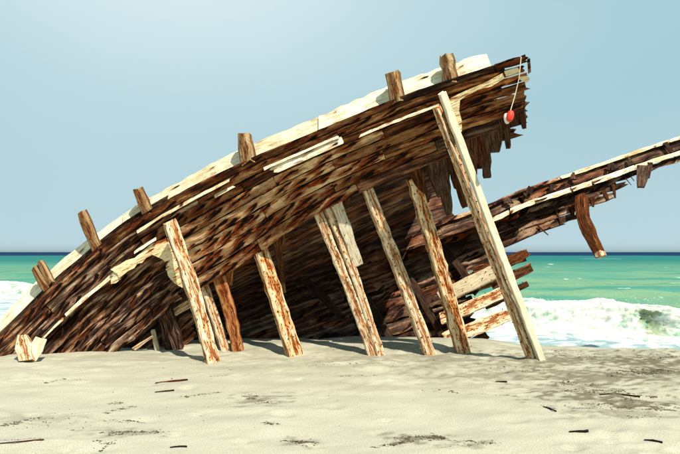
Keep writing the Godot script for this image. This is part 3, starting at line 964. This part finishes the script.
func litter():
	# seaweed and bark crumbs in streaks: centre pixel, half width, half height, count
	var st := SurfaceTool.new()
	st.begin(Mesh.PRIMITIVE_TRIANGLES)
	st.set_smooth_group(-1)
	var patches := [[645, 373, 26, 4, 190], [615, 376, 14, 3, 60], [655, 357, 22, 4, 80], [590, 357, 24, 4, 60], [560, 353, 30, 4, 50], [585, 391, 28, 3, 60], [628, 398, 18, 5, 46], [660, 405, 24, 4, 40], [600, 407, 44, 4, 44], [640, 418, 24, 4, 22], [436, 436, 10, 3, 50], [408, 438, 18, 3, 30], [473, 443, 24, 3, 12], [565, 383, 14, 2, 30], [533, 368, 3, 1.5, 12], [120, 421, 16, 3, 12], [125, 434, 22, 3, 26], [155, 433, 12, 2, 10], [255, 396, 10, 3, 16], [268, 402, 14, 3, 14], [302, 442, 12, 3, 14], [270, 426, 8, 2, 8], [66, 420, 40, 8, 14], [20, 424, 26, 4, 12], [105, 446, 10, 3, 10], [118, 402, 5, 1, 8], [320, 370, 260, 12, 20], [450, 400, 200, 40, 14], [160, 400, 160, 40, 10], [520, 366, 150, 10, 50]]
	# thin lines of crumbs: two end pixels and a count
	for l in [[0, 427, 30, 419, 26], [30, 419, 52, 417, 10], [102, 414, 135, 405, 26], [108, 402, 122, 401, 14], [182, 397, 220, 391, 26], [125, 420, 147, 421, 16], [108, 434, 165, 432, 34], [0, 445, 45, 442, 10], [210, 377, 230, 376, 10], [240, 395, 270, 404, 24], [280, 440, 315, 442, 26], [262, 425, 280, 426, 10], [340, 377, 380, 376, 16], [560, 390, 625, 388, 60], [610, 392, 660, 396, 44], [540, 405, 556, 411, 18], [618, 373, 668, 371, 90], [370, 446, 405, 440, 20], [415, 435, 447, 437, 40], [447, 438, 500, 443, 16], [590, 403, 680, 412, 50], [500, 372, 560, 369, 30], [560, 380, 600, 383, 30], [640, 360, 680, 358, 40], [40, 380, 80, 378, 8], [300, 365, 360, 363, 14], [110, 446, 100, 452, 8], [420, 392, 520, 396, 16]]:
		for q in 4:
			var f := (q + 0.5) / 4.0
			patches.append([lerpf(l[0], l[2], f), lerpf(l[1], l[3], f), absf(l[2] - l[0]) * 0.16, 0.7, int(l[4] / 4.0) + 1])
	for p in patches:
		for k in p[4] * 3:
			var px: float = p[0] + p[2] * rng.randfn(0, 0.5)
			var py: float = p[1] + p[3] * rng.randfn(0, 0.5)
			if py > 453 or py < 350: continue
			var d := ray(px, py)
			var t := -EYE.y / d.y
			var g := EYE + d * t
			if -g.z > 10.2: continue
			g.y = sand_h(g.x, -g.z)
			var s := rng.randf_range(0.0025, 0.008) * (1.0 if rng.randf() < 0.92 else 2.2)
			var an := rng.randf() * TAU
			var ax := Vector3(cos(an), rng.randf_range(-0.2, 0.5), sin(an)) * s * rng.randf_range(1.0, 2.6)
			var ay := Vector3(-sin(an), rng.randf_range(-0.3, 0.3), cos(an)) * s
			var up := Vector3(0, s * rng.randf_range(0.2, 0.7), 0)
			var v := [g - ax, g + ay, g + ax, g - ay]
			var top := g + up
			for e in 4:
				st.add_vertex(top); st.add_vertex(v[(e + 1) % 4]); st.add_vertex(v[e])
	st.generate_normals()
	var o := put(st.commit(), "seaweed_litter", plain(Color(0.30, 0.26, 0.19), 0.95), self)
	tag(o, "dark dried seaweed and bark crumbs strewn in streaks over the sand", "seaweed", "", "stuff")

# ------------------------------------------------------------------ beach
func sand_h(x: float, d: float) -> float:
	var crest := 10.65 - 0.28 * maxf(0.0, x - 2.7)
	crest = maxf(crest, 8.0) + sn.get_noise_1d(x * 0.35 + 4.0) * 0.1
	var h := 0.0
	var mound := 0.10 * smoothstep(-3.2, -1.6, x) * (1.0 - smoothstep(2.2, 3.2, x)) + 0.015
	h += mound * smoothstep(9.55, 10.5, d)
	h += sn.get_noise_2d(x * 0.25, d * 0.5) * 0.03 + sn2.get_noise_2d(x * 1.3, d * 1.5) * 0.012
	# wind-cut ledges and scuffs
	h += (sn3.get_noise_2d(x * 0.55 + 7.0, d * 1.1) - 0.2) * 0.032 * smoothstep(-0.2, 0.5, sn.get_noise_2d(x * 0.2 + 30.0, d * 0.3))
	h += sn2.get_noise_2d(x * 6.0, d * 7.0) * 0.003
	if d > crest: h -= (d - crest) * 0.22 * smoothstep(0.0, 0.7, d - crest)
	for p in pits.get(Vector2i(int(floor(x * 1.5)), int(floor(d * 1.5))), []):
		var dx: float = x - p[0]
		if absf(dx) > p[2] * 2.2: continue
		var dz: float = d - p[1]
		if absf(dz) > p[2] * 2.2: continue
		var q: float = (dx * dx + dz * dz) / (p[2] * p[2])
		h += p[3] * (-exp(-q * 1.6) + 0.45 * exp(-pow(sqrt(q) - 1.25, 2.0) * 6.0))
	return maxf(h, -2.2)

func axis(parts: Array) -> Array:
	var a := []
	for p in parts:
		var n: int = p[2]
		for i in n: a.append(lerpf(p[0], p[1], i / float(n)))
	a.append(parts[parts.size() - 1][1])
	return a

func grid_mesh(xs: Array, ds: Array, hf: Callable, cf: Callable) -> ArrayMesh:
	var vs := PackedVector3Array()
	var cs := PackedColorArray()
	var us := PackedVector2Array()
	for d in ds:
		for x in xs:
			var p: Vector3 = hf.call(x, d)
			vs.append(p)
			cs.append(cf.call(x, d, p))
			us.append(Vector2(p.x, p.z))
	var idx := PackedInt32Array()
	var w := xs.size()
	for j in ds.size() - 1:
		for i in w - 1:
			var a := j * w + i
			idx.append_array([a, a + w, a + w + 1, a, a + w + 1, a + 1])
	var arr := []
	arr.resize(Mesh.ARRAY_MAX)
	arr[Mesh.ARRAY_VERTEX] = vs
	arr[Mesh.ARRAY_COLOR] = cs
	arr[Mesh.ARRAY_TEX_UV] = us
	arr[Mesh.ARRAY_INDEX] = idx
	var am := ArrayMesh.new()
	am.add_surface_from_arrays(Mesh.PRIMITIVE_TRIANGLES, arr)
	var st := SurfaceTool.new()
	st.create_from(am, 0)
	st.generate_normals()
	st.generate_tangents()
	return st.commit()

func noise_tex(sd: int, freq: float, c0: Color, c1: Color, size := 512, oct := 4) -> NoiseTexture2D:
	var n := FastNoiseLite.new()
	n.seed = sd
	n.frequency = freq
	n.fractal_octaves = oct
	n.noise_type = FastNoiseLite.TYPE_SIMPLEX
	var t := NoiseTexture2D.new()
	t.width = size; t.height = size
	t.seamless = true
	t.noise = n
	var g := Gradient.new()
	g.set_color(0, c0); g.set_color(1, c1)
	t.color_ramp = g
	return t

var stains := []
func build_sand():
	for k in 150:
		# scuffs and footprints, more of them towards the water on the right
		var d := rng.randf_range(5.0, 10.2)
		var x := rng.randf_range(-0.55, 0.55) * d
		if rng.randf() < 0.45:
			d = rng.randf_range(7.6, 10.2); x = rng.randf_range(0.5, 5.4)
		var pit := [x, d, rng.randf_range(0.05, 0.16), rng.randf_range(0.006, 0.026)]
		for cx in range(int(floor((x - 0.36) * 1.5)), int(floor((x + 0.36) * 1.5)) + 1):
			for cd in range(int(floor((d - 0.36) * 1.5)), int(floor((d + 0.36) * 1.5)) + 1):
				var key := Vector2i(cx, cd)
				if not pits.has(key): pits[key] = []
				pits[key].append(pit)
	# sand piled against each timber's foot
	for f in [[213, 361], [532, 358], [225, 350], [238, 350], [294, 353], [373, 353], [380, 353], [429, 353], [463, 352], [176, 353], [25, 360]]:
		var g := EYE + ray(f[0], f[1]) * (-EYE.y / ray(f[0], f[1]).y)
		var key := Vector2i(0, 0)
		var pit := [g.x, -g.z - 0.02, 0.17, -0.035]
		for cx in range(int(floor((pit[0] - 0.36) * 1.5)), int(floor((pit[0] + 0.36) * 1.5)) + 1):
			for cd in range(int(floor((pit[1] - 0.36) * 1.5)), int(floor((pit[1] + 0.36) * 1.5)) + 1):
				key = Vector2i(cx, cd)
				if not pits.has(key): pits[key] = []
				pits[key].append(pit)
	# damp, dirty streaks: centre pixel and half size
	for p in [[600, 378, 70, 7, 0.5], [590, 396, 50, 5, 0.55], [630, 403, 46, 6, 0.6], [560, 360, 70, 6, 0.45], [640, 362, 50, 7, 0.6], [420, 438, 26, 4, 0.5], [470, 444, 26, 3, 0.3], [660, 372, 30, 5, 0.6], [120, 434, 30, 4, 0.3], [260, 399, 22, 5, 0.4], [300, 442, 16, 4, 0.35], [40, 418, 50, 4, 0.2], [500, 374, 60, 5, 0.3], [620, 414, 50, 5, 0.3], [440, 360, 80, 5, 0.25], [550, 372, 60, 4, 0.3]]:
		var a := EYE + ray(p[0], p[1]) * (-EYE.y / ray(p[0], p[1]).y)
		var b := EYE + ray(p[0], p[1] + p[3]) * (-EYE.y / ray(p[0], p[1] + p[3]).y)
		stains.append([a.x, -a.z, p[2] / FOCAL * -a.z, absf(a.z - b.z), p[4]])
	var xs := axis([[-300.0, -40.0, 10], [-40.0, -9.0, 30], [-9.0, 9.0, 380], [9.0, 40.0, 30], [40.0, 300.0, 10]])
	var ds := axis([[-60.0, 3.0, 20], [3.0, 4.6, 12], [4.6, 11.6, 190], [11.6, 24.0, 30]])
	var mesh := grid_mesh(xs, ds, func(x, d): return Vector3(x, sand_h(x, d), -d), sand_colour)
	var m := StandardMaterial3D.new()
	m.vertex_color_use_as_albedo = true
	m.albedo_texture = noise_tex(5, 0.09, Color(0.82, 0.81, 0.78), Color(1, 1, 1))
	m.uv1_scale = Vector3(1.1, 1.1, 1)
	m.roughness = 1.0
	m.metallic_specular = 0.1
	m.heightmap_enabled = true
	m.heightmap_texture = noise_tex(8, 0.05, Color(0, 0, 0), Color(1, 1, 1), 512, 5)
	m.heightmap_scale = 0.2
	var o := put(mesh, "sand", m, self)
	tag(o, "pale beach sand with scuffs and dark streaks", "", "", "structure")
	o.name = "sand_ground"

func sand_colour(x: float, d: float, _p: Vector3) -> Color:
	var c := Color(0.495, 0.48, 0.385)
	var n := sn2.get_noise_2d(x * 0.8 + 50.0, d * 1.6)
	c *= 1.0 + n * 0.10
	var s := 0.0
	for t in stains:
		var dx: float = (x - t[0]) / t[2]
		if absf(dx) > 1.6: continue
		var dz: float = (d - t[1]) / t[3]
		if absf(dz) > 1.8: continue
		var q := exp(-(dx * dx + dz * dz) * 1.3)
		var g := sn2.get_noise_2d(x * 4.5 + 9.0, d * 6.0) * 1.0 + sn3.get_noise_2d(x * 1.4, d * 2.6) * 0.35
		s = maxf(s, clampf((q - 0.30 + g) * 2.4, 0.0, 1.0) * minf(1.0, t[4] * 1.5))
	# damp, silty ground behind and to the right, in ragged patches
	var damp := smoothstep(6.0, 9.5, d + x * 0.35) * clampf(0.55 + sn2.get_noise_2d(x * 0.9 + 3.0, d * 2.0) * 1.1 + sn2.get_noise_2d(x * 6.0, d * 9.0) * 0.5, 0.0, 1.0)
	c = c.lerp(Color(0.27, 0.255, 0.185), damp * 0.55)
	c = c.lerp(Color(0.15, 0.13, 0.085), s)
	# wet sand below the beach crest
	var wet := smoothstep(-0.25, -0.7, _p.y)
	c = c.lerp(Color(0.22, 0.19, 0.13), wet)
	c.a = 1.0
	return c

# ------------------------------------------------------------------ sea
func wave_line(x: float) -> float:
	# distance of the breaker's foot from the camera's plane, running obliquely
	return 24.7 - 0.61 * clampf(x, -60.0, 14.0) + sn.get_noise_1d(x * 0.08) * 0.8

func sea_point(x: float, d: float) -> Vector3:
	var y := WATER
	var w := d - wave_line(x)
	var far := clampf(1.0 - d / 500.0, 0.0, 1.0)
	y += sn2.get_noise_2d(x * 0.10, d * 0.22) * 0.16 * far * smoothstep(0.0, 8.0, w)
	y += sn2.get_noise_2d(x * 0.6, d * 0.9) * 0.05 * far
	y += 0.30 * exp(-pow((w - 24.0 + sn.get_noise_1d(x * 0.05) * 5.0) / 3.0, 2.0))
	y += 0.35 * exp(-pow((w - 52.0 + sn.get_noise_1d(x * 0.03 + 9.0) * 8.0) / 4.0, 2.0))
	y += 0.55 * exp(-pow((w - 2.6) / 2.4, 2.0))
	if d > 400.0: y = WATER
	return Vector3(x, y, -d)

func sea_colour(x: float, d: float, _p: Vector3) -> Color:
	var w := d - wave_line(x)
	var n := sn2.get_noise_2d(x * 0.03, d * 0.12)
	var n2 := sn2.get_noise_2d(x * 0.25, d * 0.8 + 40.0)
	var teal := Color(0.07, 0.235, 0.175)
	var green := Color(0.165, 0.295, 0.18)
	var c := teal.lerp(green, clampf(0.45 + n * 1.5, 0, 1))
	# deeper water offshore
	c = c.lerp(Color(0.02, 0.15, 0.135), smoothstep(60.0, 220.0, d + n * 60.0))
	c = c.lerp(Color(0.006, 0.026, 0.075), smoothstep(400.0, 520.0, d + n * 60.0))
	# churned, sandy water and foam lace inside the breaker
	if w < 1.5:
		var lace := smoothstep(-0.05, 0.35, sn3.get_noise_2d(x * 0.55, d * 1.5) + n2 * 0.6)
		var wash := Color(0.25, 0.345, 0.36).lerp(Color(0.56, 0.62, 0.62), lace)
		c = c.lerp(wash, smoothstep(1.5, 0.0, w))
	else:
		var cap := sn2.get_noise_2d(x * 0.22 + 90.0, d * 0.5)
		if d < 300.0: c = c.lerp(Color(0.7, 0.76, 0.74), smoothstep(0.74, 0.80, cap))
	c.a = 1.0
	return c

func build_sea():
	var xs := axis([[-9000.0, -600.0, 14], [-600.0, -60.0, 60], [-60.0, -12.0, 150], [-12.0, 22.0, 240], [22.0, 60.0, 50], [60.0, 600.0, 60], [600.0, 9000.0, 14]])
	var ds := axis([[11.0, 40.0, 130], [40.0, 120.0, 110], [120.0, 420.0, 90], [420.0, 1500.0, 20], [1500.0, 14000.0, 20]])
	var mesh := grid_mesh(xs, ds, sea_point, sea_colour)
	var m := StandardMaterial3D.new()
	m.vertex_color_use_as_albedo = true
	m.roughness = 0.55
	m.metallic_specular = 0.06
	m.normal_enabled = true
	var nt := noise_tex(31, 0.03, Color(0, 0, 0), Color(1, 1, 1), 512, 4)
	nt.as_normal_map = true
	nt.bump_strength = 6.0
	nt.color_ramp = null
	m.normal_texture = nt
	m.uv1_scale = Vector3(0.12, 0.4, 1)
	m.normal_scale = 0.6
	var o := put(mesh, "sea_water", m, self)
	tag(o, "turquoise sea darkening to navy at the horizon", "", "", "structure")

func build_wave():
	# a breaking wave: steep foaming face, rounded broken crest, gentle back
	var xs := []
	var x := -48.0
	while x < 24.0:
		xs.append(x)
		x += 0.035 if x > 4.0 and x < 12.5 else 0.12
	var nv := 64
	var vs := PackedVector3Array()
	var cs := PackedColorArray()
	var prof := [Vector2(-2.6, -0.06), Vector2(-1.5, 0.04), Vector2(-0.75, 0.14), Vector2(-0.35, 0.40), Vector2(-0.15, 0.70), Vector2(0.12, 0.90), Vector2(0.5, 0.98), Vector2(1.1, 0.92), Vector2(2.2, 0.72), Vector2(4.4, 0.2), Vector2(6.0, -0.1)]
	for xx in xs:
		var base := wave_line(xx)
		var hh := 0.98 + 0.06 * exp(-pow((xx - 7.2) / 1.0, 2.0)) + sn.get_noise_1d(xx * 0.22 + 11.0) * 0.12 + sn.get_noise_1d(xx * 0.8) * 0.04 - 0.10 * smoothstep(7.8, 9.5, xx) - 0.12 * smoothstep(-8.0, -14.0, xx)
		var curl := exp(-pow((xx - 9.0) / 0.26, 2.0))
		for j in nv:
			var t := j / float(nv - 1)
			var f := t * (prof.size() - 1)
			var i := mini(int(f), prof.size() - 2)
			var p: Vector2 = prof[i].lerp(prof[i + 1], f - i)
			var foam := smoothstep(0.74, 0.60, t)
			var n1 := sn2.get_noise_3d(xx * 0.9, p.y * 2.2, p.x * 1.2)
			var n2 := sn2.get_noise_3d(xx * 3.6, p.y * 6.0, p.x * 4.0 + 20.0)
			var n3 := sn3.get_noise_3d(xx * 1.6, p.y * 2.5, p.x * 1.6)
			var amp := sin(PI * clampf(t * 1.25, 0, 1))
			var n4 := sn2.get_noise_3d(xx * 11.0, p.y * 13.0, p.x * 9.0)
			var push := (n4 * 0.05 + n1 * 0.12 + n2 * 0.06 + n3 * 0.05) * amp * foam
			var y := p.y * hh + push * 0.7
			var dd := p.x - push
			# hollow under the pitching lip
			if t > 0.2 and t < 0.46: dd += curl * (0.40 + n2 * 0.3) * sin((t - 0.2) / 0.26 * PI)
			vs.append(Vector3(xx, WATER + y, -(base + dd)))
			var green := Color(0.09, 0.27, 0.17)
			var white := Color(0.66, 0.66, 0.62).lerp(Color(0.48, 0.52, 0.43), clampf(0.1 + n3 * 0.7, 0, 1))
			var c := green.lerp(white, clampf(foam * 1.0 + (n1 + n2) * 0.9 * smoothstep(0.9, 0.55, t), 0, 1))
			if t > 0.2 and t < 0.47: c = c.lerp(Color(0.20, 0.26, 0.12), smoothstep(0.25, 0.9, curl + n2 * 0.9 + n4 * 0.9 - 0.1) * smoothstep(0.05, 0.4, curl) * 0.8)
			c.a = 1.0
			cs.append(c)
	var idx := PackedInt32Array()
	for i in xs.size() - 1:
		for j in nv - 1:
			var a := i * nv + j
			idx.append_array([a, a + 1, a + nv + 1, a, a + nv + 1, a + nv])
	var arr := []
	arr.resize(Mesh.ARRAY_MAX)
	arr[Mesh.ARRAY_VERTEX] = vs
	arr[Mesh.ARRAY_COLOR] = cs
	arr[Mesh.ARRAY_INDEX] = idx
	var am := ArrayMesh.new()
	am.add_surface_from_arrays(Mesh.PRIMITIVE_TRIANGLES, arr)
	var st := SurfaceTool.new()
	st.create_from(am, 0)
	st.generate_normals()
	var m := StandardMaterial3D.new()
	m.vertex_color_use_as_albedo = true
	m.roughness = 0.8
	m.metallic_specular = 0.2
	var o := put(st.commit(), "breaking_wave", m, self)
	tag(o, "white foaming breaker rolling towards the beach", "", "", "structure")
	# spray thrown up along the crest
	var sm := SphereMesh.new()
	sm.radius = 1.0; sm.height = 2.0; sm.radial_segments = 6; sm.rings = 3
	var mm := MultiMesh.new()
	mm.transform_format = MultiMesh.TRANSFORM_3D
	mm.mesh = sm
	mm.instance_count = 240
	for k in 240:
		var xx := rng.randf_range(2.0, 12.0) if k < 190 else rng.randf_range(-30.0, -10.0)
		if k % 5 == 0: xx = 8.9 + rng.randfn(0, 0.35)
		var hh := 1.02 + sn.get_noise_1d(xx * 0.22 + 11.0) * 0.16
		var up := absf(rng.randfn(0, 0.045)) * (2.6 if k % 5 == 0 else 1.0)
		var p := Vector3(xx, WATER + hh * rng.randf_range(0.9, 1.0) + up, -(wave_line(xx) + rng.randf_range(-0.3, 0.7)))
		var s := rng.randf_range(0.003, 0.009)
		mm.set_instance_transform(k, Transform3D(Basis().scaled(Vector3(s, s, s)), p))
	var mi := MultiMeshInstance3D.new()
	mi.name = "sea_spray"
	mi.multimesh = mm
	mi.material_override = plain(Color(0.93, 0.93, 0.91), 0.7)
	add_child(mi)
	tag(mi, "white spray droplets above the breaking wave crest", "spray", "", "stuff")
